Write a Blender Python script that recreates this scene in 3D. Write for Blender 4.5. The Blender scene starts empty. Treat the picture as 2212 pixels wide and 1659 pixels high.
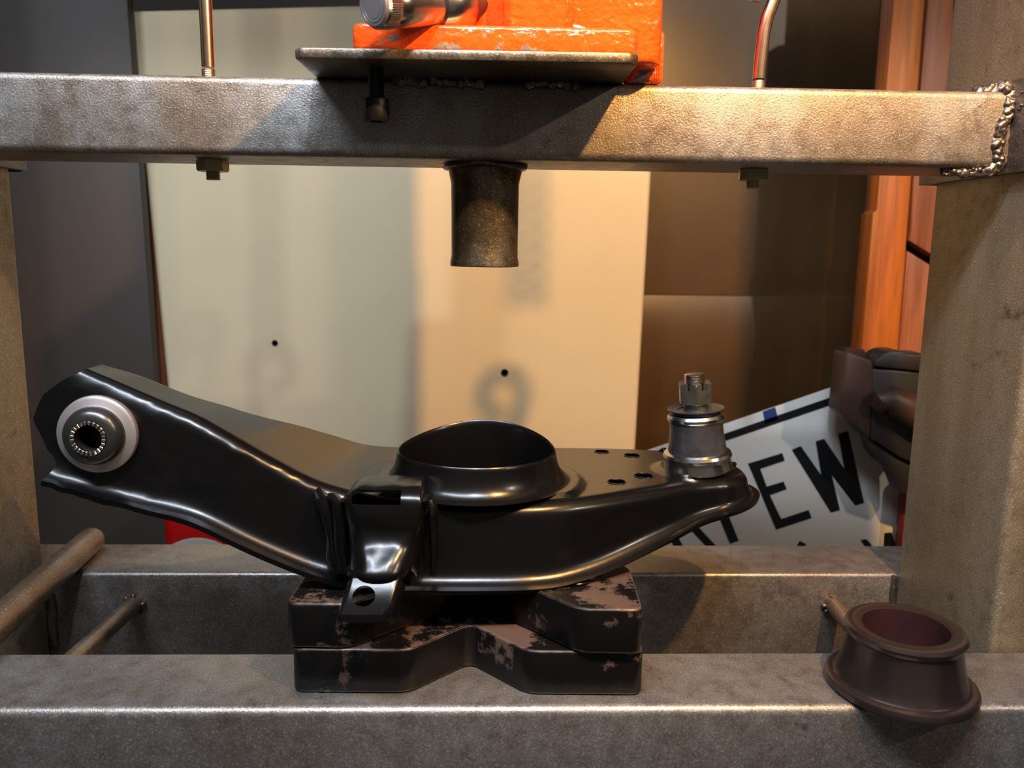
import bpy, bmesh, math, random
from mathutils import Vector, Matrix, noise
random.seed(3)
S = bpy.context.scene
COL = S.collection
R = math.radians
PI = math.pi

# ------------------------------------------------------------------ camera, world, lights
FPX, PITCH, YAW, ROLL, EYE = 1774.9, .16704, .03219, .01396, Vector((0, 0, .24))
cy_, sy_ = math.cos(YAW), math.sin(YAW)
FW = Vector((sy_*math.cos(PITCH), cy_*math.cos(PITCH), -math.sin(PITCH)))
RI = Vector((cy_, -sy_, 0)); UP = RI.cross(FW)
c_, s_ = math.cos(ROLL), math.sin(ROLL)
RI, UP = RI*c_+UP*s_, UP*c_-RI*s_
cam = bpy.data.cameras.new('camera'); co = bpy.data.objects.new('camera', cam); COL.objects.link(co)
cam.sensor_width = 36; cam.lens = FPX/2212*36; cam.clip_start = .01
m3 = Matrix((RI, UP, -FW)).transposed(); co.matrix_world = Matrix.Translation(EYE) @ m3.to_4x4()
cam.dof.use_dof = True; cam.dof.focus_distance = .50; cam.dof.aperture_fstop = 11
S.camera = co
vs = S.view_settings; vs.view_transform = 'Standard'; vs.look = 'None'; vs.gamma = 1; vs.use_curve_mapping = False
vs.exposure = .10
w = bpy.data.worlds.new('world'); S.world = w; w.use_nodes = True
w.node_tree.nodes['Background'].inputs[0].default_value = (.56, .52, .49, 1)
w.node_tree.nodes['Background'].inputs[1].default_value = .16

def lamp(name, kind, loc, aim, power, color, **k):
    l = bpy.data.lights.new(name, kind); o = bpy.data.objects.new(name, l); COL.objects.link(o)
    o.location = loc; o.rotation_euler = (Vector(aim)-Vector(loc)).to_track_quat('-Z', 'Y').to_euler()
    l.energy = power; l.color = color
    for a, b in k.items(): setattr(l, a, b)
    return o
# warm work lamp overhead in front, warm-white lamp to the right, cool strip light above on the left
lamp('warm_work_lamp', 'SPOT', (.282, .10, .70), (.06, .85, .10), 40, (1, .53, .155), spot_size=R(68), spot_blend=.55, shadow_soft_size=.012)
lamp('side_work_lamp', 'SPOT', (1.02, -.30, .86), (.05, .5, .2), 17, (1, .86, .72), spot_size=R(100), spot_blend=.6, shadow_soft_size=.018)
lamp('ceiling_strip_light', 'AREA', (-.25, -.10, 1.15), (-.15, .5, .1), 22, (.78, .87, 1), shape='RECTANGLE', size=1.0, size_y=.085)
lamp('cool_task_lamp', 'SPOT', (-.03, -.05, .88), (-.10, .55, .15), 14, (.84, .91, 1), spot_size=R(120), spot_blend=.6, shadow_soft_size=.014)

# ------------------------------------------------------------------ helpers
def lin(c):
    return tuple(((v/255+.055)/1.055)**2.4 if v > 10 else v/255/12.92 for v in c) + (1,)
def at(px, py, **k):
    d = FW+RI*((px-1106)/FPX)-UP*((py-829.5)/FPX)
    a, v = list(k.items())[0]; i = 'xyz'.index(a)
    return EYE+d*((v-EYE[i])/d[i])
def empty(name, loc, label, cat, group=None):
    o = bpy.data.objects.new(name, None); COL.objects.link(o); o.location = loc; o.empty_display_size = .02
    o['label'] = label; o['category'] = cat
    if group: o['group'] = group
    return o
def tag(o, label, cat, group=None):
    o['label'] = label; o['category'] = cat
    if group: o['group'] = group
    return o
def wloc(o):
    v = Vector(o.location)
    while o.parent: o = o.parent; v += o.location
    return v
def link(name, me, mat, parent=None, origin=None, sharp=30, label=None):
    """mesh in world coordinates -> object whose origin is `origin` (default its parent's place)"""
    o = bpy.data.objects.new(name, me); COL.objects.link(o)
    base = wloc(parent) if parent else Vector((0, 0, 0))
    if origin is None:
        n = len(me.vertices)
        origin = base if parent else sum((v.co for v in me.vertices), Vector())/n
    origin = Vector(origin)
    me.transform(Matrix.Translation(-origin)); o.location = origin-base
    if parent: o.parent = parent
    if mat: me.materials.append(mat)
    me.shade_smooth()
    if sharp: me.set_sharp_from_angle(angle=R(sharp))
    if label: o['label'] = label
    return o
def mk(name, verts, faces, mat, parent=None, **k):
    me = bpy.data.meshes.new(name); me.from_pydata([tuple(v) for v in verts], [], faces)
    bm = bmesh.new(); bm.from_mesh(me); bmesh.ops.recalc_face_normals(bm, faces=bm.faces); bm.to_mesh(me); bm.free()
    return link(name, me, mat, parent, **k)
def fin(name, bm, mat, parent=None, **k):
    me = bpy.data.meshes.new(name)
    bmesh.ops.recalc_face_normals(bm, faces=bm.faces); bm.to_mesh(me); bm.free()
    return link(name, me, mat, parent, **k)
def box(name, a, b, mat, parent=None, bev=.002, seg=3, xf=None, **k):
    bm = bmesh.new(); bmesh.ops.create_cube(bm, size=1)
    a, b = Vector(a), Vector(b); c = (a+b)/2; d = b-a
    for v in bm.verts: v.co = Vector((v.co.x*d.x, v.co.y*d.y, v.co.z*d.z))
    if bev: bmesh.ops.bevel(bm, geom=bm.edges[:], offset=bev, segments=seg, affect='EDGES', profile=.5)
    for v in bm.verts: v.co = (xf @ v.co if xf else v.co)+c
    return fin(name, bm, mat, parent, **k)
def bar(name, axis, a, b, mat, parent=None, rad=.005, **k):
    """rectangular tube along an axis, long edges rounded"""
    bm = bmesh.new(); bmesh.ops.create_cube(bm, size=1)
    a, b = Vector(a), Vector(b); c = (a+b)/2; d = b-a
    for v in bm.verts: v.co = Vector((v.co.x*d.x, v.co.y*d.y, v.co.z*d.z))
    ed = [e for e in bm.edges if abs((e.verts[0].co-e.verts[1].co)[axis]) > 1e-5]
    bmesh.ops.bevel(bm, geom=ed, offset=rad, segments=5, affect='EDGES', profile=.5)
    for v in bm.verts: v.co += c
    return fin(name, bm, mat, parent, **k)
def frame_of(d):
    d = Vector(d).normalized(); u = d.orthogonal().normalized(); return u, d.cross(u), d
def lathe_vf(prof, org, d=(0, 0, 1), n=64, u=None):
    U, V, D = frame_of(d)
    if u: U = Vector(u); V = D.cross(U)
    vs_, fs = [], []; m = len(prof)
    for i in range(n):
        a = 2*PI*i/n
        for r, z in prof: vs_.append(Vector(org)+U*(r*math.cos(a))+V*(r*math.sin(a))+D*z)
    for i in range(n):
        j = (i+1) % n
        for k in range(m-1): fs.append((i*m+k, j*m+k, j*m+k+1, i*m+k+1))
    return vs_, fs
def lathe(name, prof, org, mat, parent=None, d=(0, 0, 1), n=64, cap=(True, True), **k):
    vs_, fs = lathe_vf(prof, org, d, n); m = len(prof)
    if cap[0]: fs.append(tuple(i*m for i in range(n)))
    if cap[1]: fs.append(tuple(i*m+m-1 for i in range(n)))
    return mk(name, vs_, fs, mat, parent, **k)
def sweep_vf(path, rad, n=14, jit=0, seed=0):
    vs_, fs = [], []; pts = [Vector(p) for p in path]; U = None
    for i, p in enumerate(pts):
        d = (pts[min(i+1, len(pts)-1)]-pts[max(i-1, 0)]).normalized()
        U = (d.orthogonal() if U is None else (U-d*U.dot(d))).normalized(); V = d.cross(U)
        r = rad[i] if isinstance(rad, (list, tuple)) else rad
        for j in range(n):
            a = 2*PI*j/n; q = U*math.cos(a)+V*math.sin(a)
            rr = r*(1+jit*noise.noise(p*420+q*.9+Vector((seed, 0, 0))))
            vs_.append(p+q*rr)
    for i in range(len(pts)-1):
        for j in range(n):
            k = (j+1) % n; fs.append((i*n+j, i*n+k, (i+1)*n+k, (i+1)*n+j))
    fs.append(tuple(range(n))); fs.append(tuple(range((len(pts)-1)*n, len(pts)*n)))
    return vs_, fs
def sweep(name, path, rad, mat, parent=None, n=14, jit=0, seed=0, **k):
    return mk(name, *sweep_vf(path, rad, n, jit, seed), mat, parent, **k)
def extrude_poly(name, pts, dz, mat, parent=None, bev=0, seg=2, **k):
    """pts: world points of a planar outline; dz: extrusion vector"""
    bm = bmesh.new(); dz = Vector(dz)
    a = [bm.verts.new(p) for p in pts]; b = [bm.verts.new(Vector(p)+dz) for p in pts]; n = len(pts)
    bm.faces.new(a); bm.faces.new(b[::-1])
    for i in range(n): bm.faces.new((a[i], a[(i+1) % n], b[(i+1) % n], b[i]))
    bmesh.ops.recalc_face_normals(bm, faces=bm.faces)
    if bev: bmesh.ops.bevel(bm, geom=bm.edges[:], offset=bev, segments=seg, affect='EDGES', profile=.5)
    return fin(name, bm, mat, parent, **k)
def cut(o, cutters):
    for c in cutters:
        md = o.modifiers.new('b', 'BOOLEAN'); md.object = c; md.operation = 'DIFFERENCE'; md.solver = 'EXACT'
    bpy.context.view_layer.update()
    dg = bpy.context.evaluated_depsgraph_get(); me = bpy.data.meshes.new_from_object(o.evaluated_get(dg))
    o.modifiers.clear(); o.data = me; me.set_sharp_from_angle(angle=R(38))
    for c in cutters: bpy.data.objects.remove(c)

# ------------------------------------------------------------------ materials
class G:
    def __init__(s, name):
        s.m = bpy.data.materials.new(name); s.m.use_nodes = True; s.t = s.m.node_tree; s.p = s.t.nodes['Principled BSDF']
        s.tc = s.t.nodes.new('ShaderNodeTexCoord')
    def n(s, kind, **k):
        x = s.t.nodes.new(kind)
        for a, b in k.items(): setattr(x, a, b)
        return x
    def l(s, a, b): s.t.links.new(a, b)
    def noise(s, scale, detail=6, rough=.6, stretch=None):
        x = s.n('ShaderNodeTexNoise'); x.inputs['Scale'].default_value = scale; x.inputs['Detail'].default_value = detail
        x.inputs['Roughness'].default_value = rough
        if stretch:
            mp = s.n('ShaderNodeMapping'); mp.inputs['Scale'].default_value = stretch
            s.l(s.tc.outputs['Object'], mp.inputs[0]); s.l(mp.outputs[0], x.inputs['Vector'])
        else: s.l(s.tc.outputs['Object'], x.inputs['Vector'])
        return x.outputs['Fac']
    def ramp(s, src, stops):
        r = s.n('ShaderNodeValToRGB'); e = r.color_ramp.elements
        while len(e) < len(stops): e.new(.5)
        for q, (p, c) in zip(e, stops): q.position = p; q.color = c if len(c) == 4 else c+(1,)
        s.l(src, r.inputs[0]); return r.outputs[0]
    def mix(s, f, a, b, mode='MIX'):
        x = s.n('ShaderNodeMix', data_type='RGBA', blend_type=mode)
        for v, i in ((f, 0), (a, 6), (b, 7)):
            if hasattr(v, 'links'): s.l(v, x.inputs[i])
            else: x.inputs[i].default_value = v
        return x.outputs[2]
    def bump(s, src, strength, dist=.001, prev=None):
        b = s.n('ShaderNodeBump'); b.inputs['Strength'].default_value = strength; b.inputs['Distance'].default_value = dist
        s.l(src, b.inputs['Height'])
        if prev: s.l(prev, b.inputs['Normal'])
        return b.outputs[0]
    def set(s, **k):
        for a, v in k.items():
            i = s.p.inputs[{'base': 'Base Color', 'rough': 'Roughness', 'metal': 'Metallic', 'normal': 'Normal', 'coat': 'Coat Weight', 'cr': 'Coat Roughness', 'spec': 'Specular IOR Level'}[a]]
            if hasattr(v, 'links'): s.l(v, i)
            else: i.default_value = v
        return s.m
g4 = lambda v: (v, v, v, 1)
def steel(name, base, stain, rough=.42, metal=.75, sparkle=.35, stain_amt=.5, dark=(40, 32, 24), streak=(1, 1, .35)):
    g = G(name)
    big = g.noise(14, 7, .62, streak); fine = g.noise(900, 3, .6); mid = g.noise(90, 6, .65); spots = g.noise(38, 8, .7)
    c = g.mix(g.ramp(big, [(.42, g4(0)), (.62, g4(stain_amt))]), lin(base), lin(stain))
    c = g.mix(g.ramp(mid, [(.3, g4(.45)), (.5, g4(0))]), c, lin(stain))
    c = g.mix(g.ramp(spots, [(.62, g4(0)), (.72, g4(.75))]), c, lin(dark))
    c = g.mix(g.ramp(fine, [(.35, g4(.35)), (.6, g4(0))]), c, lin(dark))
    c = g.mix(g.ramp(fine, [(.60, g4(0)), (.75, g4(.5))]), c, lin((235, 228, 215)))
    rr = g.ramp(mid, [(.3, g4(rough-.1)), (.7, g4(rough+.12))])
    n = g.bump(fine, sparkle, .0006); n = g.bump(mid, .15, .0008, n)
    return g.set(base=c, rough=rr, metal=metal, normal=n)
STEEL = steel('mill_steel', (164, 160, 156), (124, 102, 74), sparkle=.5, stain_amt=.65)
STEEL_BED = steel('bed_steel', (152, 148, 144), (116, 100, 86), rough=.40, sparkle=.28)
STEEL_POST = steel('post_steel', (150, 138, 118), (112, 92, 64), rough=.46, metal=.6, stain_amt=.6, streak=(1, 1, .12))
STEEL_PIPE = steel('pipe_steel', (140, 130, 115), (88, 70, 44), rough=.36, metal=.85, sparkle=.3, stain_amt=.8)
ROD = steel('rod_steel', (150, 132, 114), (116, 82, 56), rough=.34, metal=.8, sparkle=.15)
WELD = steel('weld_metal', (116, 110, 104), (80, 68, 56), rough=.36, metal=.85, sparkle=.2)
def simple(name, col, rough=.4, metal=0., coat=0., bump=None, spec=.5, var=0, vcol=None, vscale=30):
    g = G(name); kw = {}
    b = lin(col)
    if var: b = g.mix(g.ramp(g.noise(vscale, 7, .65), [(.4, g4(0)), (.7, g4(var))]), b, lin(vcol))
    if bump: kw['normal'] = g.bump(g.noise(bump[0], 3, .5), bump[1], .001)
    return g.set(base=b, rough=rough, metal=metal, coat=coat, spec=spec, **kw)
BLACK = simple('gloss_black_paint', (8, 8, 9), .26, 0, .08, (160, .08), spec=.34, var=.6, vcol=(14, 12, 11)); BLACK.node_tree.nodes['Principled BSDF'].inputs['Coat Roughness'].default_value = .12
ZINC = simple('zinc_plate', (196, 196, 190), .22, 1, 0, (220, .06), var=.5, vcol=(150, 146, 134), vscale=60)
BOOT = simple('dark_housing_steel', (92, 94, 102), .34, .75, 0, (120, .06), var=.7, vcol=(58, 56, 56), vscale=80)
NUT = simple('phosphated_nut_steel', (124, 126, 116), .32, .85, 0, (300, .05), var=.6, vcol=(58, 58, 52), vscale=120)
STUD = simple('bright_stud_steel', (188, 182, 176), .25, 1, 0)
RUBBER = simple('dark_bushing_steel', (74, 72, 70), .28, .75, 0, (90, .04))
WASHER = simple('pale_bushing_steel', (176, 168, 166), .38, .7, 0, (150, .05))
SCREW = simple('black_oxide_screw', (34, 33, 36), .42, .6, 0, (500, .1))
RINGM = simple('heat_browned_steel', (96, 84, 78), .25, .88, 0, (140, .05), var=.8, vcol=(84, 72, 76), vscale=40)
RINGIN = simple('purple_browned_bore', (70, 42, 42), .42, .6, 0, (60, .05), var=.8, vcol=(48, 36, 50), vscale=50)
YZINC = simple('yellow_zinc_bolt', (205, 190, 160), .25, 1, 0, None, var=.8, vcol=(190, 140, 120), vscale=50)
OLDNUT = simple('dull_zinc_nut', (190, 178, 140), .45, .6, 0, (200, .1), var=.6, vcol=(104, 90, 60), vscale=90)
# orange casting with chipped patches near its lower edge
g = G('chipped_orange_paint')
chip = g.noise(95, 6, .62); sep = g.n('ShaderNodeSeparateXYZ'); g.l(g.tc.outputs['Object'], sep.inputs[0])
def mathn(g, op, a, b):
    x = g.n('ShaderNodeMath', operation=op)
    for i, v in enumerate((a, b)):
        if hasattr(v, 'links'): g.l(v, x.inputs[i])
        else: x.inputs[i].default_value = v
    return x.outputs[0]
edge = g.ramp(sep.outputs[2], [(0, g4(.15)), (.012, g4(.0))])
chipf = g.ramp(mathn(g, 'ADD', chip, edge), [(.655, g4(0)), (.67, g4(1))])
ob = g.mix(chipf, lin((250, 84, 20)), lin((120, 108, 92)))
cast = g.noise(230, 2, .5)
ORANGE = g.set(base=ob, rough=g.ramp(chipf, [(0, g4(.2)), (1, g4(.5))]), coat=.4, normal=g.bump(cast, .85, .0014))
# worn black paint over brown steel (arbor plates)
g = G('worn_black_plate')
geo = g.n('ShaderNodeNewGeometry'); sx = g.n('ShaderNodeSeparateXYZ'); g.l(geo.outputs['Normal'], sx.inputs[0])
topf = g.ramp(sx.outputs[2], [(.55, g4(0)), (.9, g4(.12))])
wear = g.ramp(mathn(g, 'ADD', g.noise(34, 8, .68), topf), [(.60, g4(0)), (.66, g4(1))])
bc = g.mix(wear, lin((13, 12, 12)), lin((108, 88, 78)))
bv = g.n('ShaderNodeBevel'); bv.samples = 6; bv.inputs['Radius'].default_value = .0022
dt = g.n('ShaderNodeVectorMath', operation='DOT_PRODUCT'); g.l(bv.outputs[0], dt.inputs[0]); g.l(geo.outputs['True Normal'], dt.inputs[1])
edn = mathn(g, 'ADD', dt.outputs['Value'], mathn(g, 'MULTIPLY', g.noise(150, 5, .7), .12))
edgew = g.ramp(edn, [(.97, g4(.9)), (1.0, g4(0))])
bc = g.mix(edgew, bc, lin((168, 146, 132)))
PLATE = g.set(spec=.3, base=bc, rough=g.ramp(wear, [(0, g4(.3)), (1, g4(.42))]), metal=g.ramp(wear, [(0, g4(.1)), (1, g4(.6))]), normal=g.bump(g.noise(120, 6, .6), .35, .001))
CREAM = simple('cream_painted_panel', (206, 190, 156), .38, 0, 0, (6, .05), var=.25, vcol=(190, 176, 146), vscale=9)
DARKB = simple('dark_grey_board', (54, 46, 39), .6, 0, 0, (20, .05), var=.5, vcol=(52, 46, 42), vscale=8)
BROWNB = simple('dark_brown_board', (78, 54, 28), .36, 0, 0, (7, .12), var=.6, vcol=(56, 38, 20), vscale=6)
WALLM = simple('dark_plaster', (46, 38, 32), .9, 0, 0)
REDM = simple('red_plastic', (196, 10, 10), .35)
LIDM = simple('pale_grey_plastic', (205, 212, 200), .5)
SIGNM = simple('white_enamel_sign', (212, 212, 208), .30, 0, .3, (5, .03), var=.4, vcol=(192, 188, 178), vscale=8)
INK = simple('black_sign_paint', (14, 18, 22), .4)
TAPE = simple('blue_tape', (28, 60, 120), .5)
PLAST = simple('black_clamp_plastic', (36, 34, 32), .45, 0, 0, (200, .1))
WPLAST = simple('worn_brown_plastic', (66, 44, 36), .5, 0, 0, (90, .1), var=.6, vcol=(40, 32, 28), vscale=20)
def wood(name, a, b):
    g = G(name)
    gr = g.noise(30, 5, .6, (1, 1, .07)); kn = g.noise(120, 3, .6, (1, 1, .05))
    c = g.mix(g.ramp(gr, [(.35, g4(0)), (.65, g4(1))]), lin(a), lin(b)); c = g.mix(g.ramp(kn, [(.35, g4(.5)), (.55, g4(0))]), c, lin((110, 48, 20)))
    return g.set(base=c, rough=.42, normal=g.bump(kn, .15, .001))
WOODO = wood('orange_varnished_wood', (196, 112, 40), (160, 84, 26))
WOODP = wood('pinkish_brown_wood', (176, 108, 72), (130, 76, 46))

# ------------------------------------------------------------------ setting
def struct(o): o['kind'] = 'structure'; return o
struct(box('wall_back', (-1.6, 1.45, -.78), (1.6, 1.50, 1.7), WALLM, bev=0))
struct(box('wall_right', (1.6, -1.2, -.78), (1.65, 1.5, 1.7), WALLM, bev=0))
struct(box('wall_left', (-1.65, -1.2, -.78), (-1.6, 1.5, 1.7), WALLM, bev=0))
struct(box('floor', (-1.65, -1.2, -.83), (1.65, 1.5, -.78), simple('concrete_floor', (96, 90, 84), .8, var=.5, vcol=(70, 66, 60), vscale=5), bev=0))

# ------------------------------------------------------------------ press frame
YA, YB, YC, YD = .3974, .4596, .5774, .6380
XR, XL = .310, -.3192
pf = empty('press_frame', (0, .518, -.78), 'welded grey-brown steel press frame with two upright posts and twin bed beams', 'press')
bar('bed_beam', 0, (-.60, YA, -.062), (.60, YB, 0), STEEL_BED, pf, label='front bed beam')
bar('bed_beam', 0, (-.60, YC, -.072), (.60, YD, 0), STEEL_BED, pf, rad=.003, label='rear bed beam')
bar('post', 2, (XR, YB+.0006, -.77), (XR+.040, YC-.0006, 0.80), STEEL_POST, pf, label='right upright post')
bar('post', 2, (XL-.040, YB+.0006, -.77), (XL, YC-.0006, 0.80), STEEL_POST, pf, label='left upright post')
bar('head_beam', 0, (-.42, .487, .752), (.42, .549, .812), STEEL, pf)
for x in (XL-.020, XR+.020):
    bar('foot', 1, (x-.03, .22, -.78), (x+.03, .82, -.72), STEEL, pf)
# little cross rods tacked between the bed beams
for (a, b) in ((Vector((-.2571, YC, -.024)), Vector((-.2475, YB, -.010))), (Vector((.2630, YC, -.0235)), Vector((.2535, YB, -.018)))):
    cr = sweep('cross_rod', [a.lerp(b, t/6) for t in range(7)], .0062, ROD, pf, n=20)
    for k in range(7):
        a2 = random.uniform(0, 2*PI); c = a+Vector((math.cos(a2)*.007, -.002, math.sin(a2)*.007)); r = random.uniform(.0010, .0024)
        bm = bmesh.new(); bmesh.ops.create_icosphere(bm, subdivisions=2, radius=r)
        for v in bm.verts: v.co += c
        fin('weld_spatter', bm, WELD, cr)
# weld fillets where the posts meet the rear bed beam
sweep('weld_bead', [(XL+.002, YC-.001, -.055+.009*i) for i in range(7)], .003, WELD, pf, jit=.8)
sweep('weld_bead', [(XR-.002, YC-.001, -.055+.009*i) for i in range(7)], .0022, WELD, pf, jit=.8)
sweep('weld_bead', [(XL+.001, YB+.006+.011*i, .003) for i in range(10)], .0035, WELD, pf, jit=.8)

# ------------------------------------------------------------------ sliding crosshead
CF, CB, CZ0, CZ1 = .4868, .5500, .2885, .3318
ch = empty('crosshead', (0, .518, CZ0), 'horizontal grey steel crosshead beam with ram pipe hanging under it', 'press crosshead')
bar('beam', 0, (-.3135, CF, CZ0), (.3035, CB, CZ1), STEEL, ch, rad=.0045)
def sleeve(x_in, sgn):
    xo = x_in+sgn*.0520
    z0, z1, t = .2855, .3385, .005
    y0, y1 = YB-.012, YC+.0085
    bm = bmesh.new()
    for (a, b) in (((x_in, y0, z0), (x_in+sgn*t, y1, z1)), ((xo-sgn*t, y0, z0), (xo, y1, z1)), ((x_in+sgn*t, y0, z0), (xo-sgn*t, y0+t, z1)), ((x_in+sgn*t, y1-t, z0), (xo-sgn*t, y1, z1))):
        a, b = Vector(a), Vector(b)
        r = bmesh.ops.create_cube(bm, size=1)
        for v in r['verts']: v.co = Vector(((v.co.x+.5)*(b.x-a.x)+a.x, (v.co.y+.5)*(b.y-a.y)+a.y, (v.co.z+.5)*(b.z-a.z)+a.z))
    bmesh.ops.bevel(bm, geom=bm.edges[:], offset=.0007, segments=2, affect='EDGES', profile=.5)
    s = fin('sleeve', bm, steel('sleeve_steel', (118, 114, 110), (90, 76, 62), rough=.38), ch)
    return s
SLR = sleeve(.3035, 1); SLL = sleeve(-.3135, -1)
SLR['label'] = 'right sleeve around the post'; SLL['label'] = 'left sleeve around the post'
# ragged weld between beam end and sleeve
def blobs(name, path, r0, r1, n, mat, parent, sp=.002, seed=1):
    rnd = random.Random(seed); bm = bmesh.new(); P = [Vector(p) for p in path]
    for i in range(n):
        t = i/(n-1)*(len(P)-1); k = min(int(t), len(P)-2); p = P[k].lerp(P[k+1], t-k)
        r = rnd.uniform(r0, r1); c = p+Vector((rnd.uniform(-sp, sp), rnd.uniform(-sp, sp)*.5, rnd.uniform(-sp, sp)))
        rr = bmesh.ops.create_icosphere(bm, subdivisions=2, radius=r)
        for v in rr['verts']:
            v.co = Vector((v.co.x, v.co.y, v.co.z*rnd.uniform(.8, 1.25)))*(1+.25*noise.noise(v.co*900+c*90))+c
    o = fin(name, bm, mat, parent, sharp=0)
    md = o.modifiers.new('r', 'REMESH'); md.mode = 'VOXEL'; md.voxel_size = .00055; md.use_smooth_shade = True
    return o
blobs('weld_bead', [(.3010, CF+.002, CZ1+.001), (.3015, CF-.001, .322), (.2975, CF-.001, .311), (.2965, CF, .300), (.2990, CF, .290), (.292, CF+.002, .286), (.270, CF+.006, .287)], .0007, .0022, 330, WELD, ch, sp=.0022, seed=4)
blobs('weld_bead', [(.288, CF+.012, CZ1+.001), (.2985, CF+.006, .3335), (.3015, CF+.004, .3345)], .002, .0042, 34, WELD, ch, seed=5)
for i in range(9):
    bm = bmesh.new(); bmesh.ops.create_icosphere(bm, subdivisions=2, radius=random.uniform(.0007, .0012))
    c = Vector((.3030, random.uniform(.466, .480), random.uniform(.292, .335)))
    for v in bm.verts: v.co += c
    fin('weld_spatter', bm, WELD, SLR)
# ram pipe
RX, RY = -.0015, .518
n = 72; prof = [(.0245, .0), (.0225, -.0045), (.0208, -.012), (.0206, -.04), (.0206, -.056), (.0213, -.0595), (.0214, -.0617), (.0205, -.0622), (.0180, -.0622), (.0178, -.05), (.0178, -.002)]
rp = lathe('ram_pipe', [(r, z) for r, z in prof], (RX, RY, CZ0+.0005), STEEL_PIPE, ch, n=n, cap=(False, False))
sweep('weld_bead', [(RX+.0235*math.cos(a*PI/16), RY+.0235*math.sin(a*PI/16), CZ0-.0012) for a in range(33)], .0024, WELD, ch, jit=.7)
# jack plate with chamfered ends, overhanging the front
PZ0, PZ1 = CZ1, CZ1+.0052
jp = extrude_poly('jack_plate', [(-.0985, .4425, PZ0), (-.0945, .4385, PZ0), (.0715, .4350, PZ0), (.0765, .4390, PZ0), (.0768, .5000, PZ0), (-.0975, .5000, PZ0)], (0, 0, .0052), STEEL_PIPE, ch, bev=.0012)
for (x0, x1, s) in ((-.052, -.036, 1), (-.030, -.004, 2), (.022, .048, 3)):
    blobs('weld_bead', [(x0, CF-.0015, CZ1-.001), (x1, CF-.0015, CZ1-.0018)], .0022, .0036, 12, WELD, ch, sp=.001, seed=s+20)
# socket head cap screw hanging from the plate
cs = lathe('cap_screw', [(.0001, .004), (.0042, .004), (.0042, -.0145), (.0066, -.0152), (.0070, -.0160), (.0070, -.0250), (.0064, -.0268), (.0036, -.0268), (.0034, -.0215), (.0001, -.0215)], (-.0602, .463, PZ0), SCREW, ch, n=48, cap=(False, False))
# eye bolts with nuts under the beam
def thread(p0, d, r, L, pitch, mat, name, parent, ecc=.0):
    nT = int(L/pitch); prof = []
    for i in range(nT): prof += [(r*.88, i*pitch), (r, i*pitch+pitch*.38), (r, i*pitch+pitch*.55), (r*.88, i*pitch+pitch*.95)]
    prof = [(.0001, 0)]+prof+[(r*.85, nT*pitch), (.0001, nT*pitch)]
    return lathe(name, prof, p0, mat, parent, d=d, n=32, cap=(False, False), sharp=50)
def hexnut_bm(R0, h, hole, slots=0, depth=0, rot=0):
    bm = bmesh.new(); vs1 = []
    ring = []
    for i in range(6):
        a = rot+i*PI/3; ring.append(Vector((R0*math.cos(a), R0*math.sin(a), 0)))
    a = [bm.verts.new(v) for v in ring]; b = [bm.verts.new(v+Vector((0, 0, h))) for v in ring]
    bm.faces.new(a[::-1]); bm.faces.new(b)
    for i in range(6): bm.faces.new((a[i], a[(i+1) % 6], b[(i+1) % 6], b[i]))
    bmesh.ops.bevel(bm, geom=[v for v in bm.verts], offset=R0*.10, segments=2, affect='VERTICES')
    bmesh.ops.bevel(bm, geom=bm.edges[:], offset=R0*.03, segments=2, affect='EDGES')
    return bm
def eye_bolt(x, top, lab):
    eb = sweep('eye_bolt', [(x+dx, .518, CZ1+.0098+dz) for dx, dz in top], .0038, YZINC, ch, n=24, label=lab)
    thread((x, .518, CZ1-.002), (0, 0, 1), .0040, .0118, .0011, YZINC, 'thread', eb)
    bm = hexnut_bm(.0096, .0066, 0, rot=.35)
    for v in bm.verts: v.co += Vector((x, .518, CZ0-.0068))
    fin('nut', bm, OLDNUT, eb)
    thread((x, .518, CZ0-.0118), (0, 0, 1), .0042, .0060, .0011, OLDNUT, 'stud_tip', eb)
def eye_path(top_h, lean=0, kink=0):
    P = [(0, 0), (lean*.3, top_h*.3), (lean*.6, top_h*.65), (lean+kink, top_h)]
    c = Vector((lean+kink+.011, top_h+.010)); 
    for i in range(1, 20):
        a = PI-(-.9)-i*(2*PI-.4)/20*-1
        a = PI+.75-i*.30
        P.append((c.x+.0135*math.cos(a), c.y+.0135*math.sin(a)))
    return P
eye_bolt(-.1665, eye_path(.10), 'left eye bolt')
eye_bolt(.1640, [(0, 0), (.0002, .008), (.0008, .018), (.0014, .027), (.0030, .036), (.0062, .0450), (.0078, .0500)]+[(-.0030+.0125*math.cos(a), .0600+.0125*math.sin(a)) for a in [-.95+.3*i for i in range(20)]], 'right eye bolt with curved neck')

for x in (-.1635, .1655):  # unseen springs, added for the shadows they cast on the cream panel
    P = [(x+.0075+.0105*math.cos(t*.5), .518+.0105*math.sin(t*.5), .452+t*.00088) for t in range(300)]
    tag(sweep('return_spring', P, .0014, ZINC, None, n=6), 'unseen coiled steel return spring added above the %s eye bolt' % ('left' if x < 0 else 'right'), 'spring', 'unseen return springs added above the crosshead')

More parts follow.
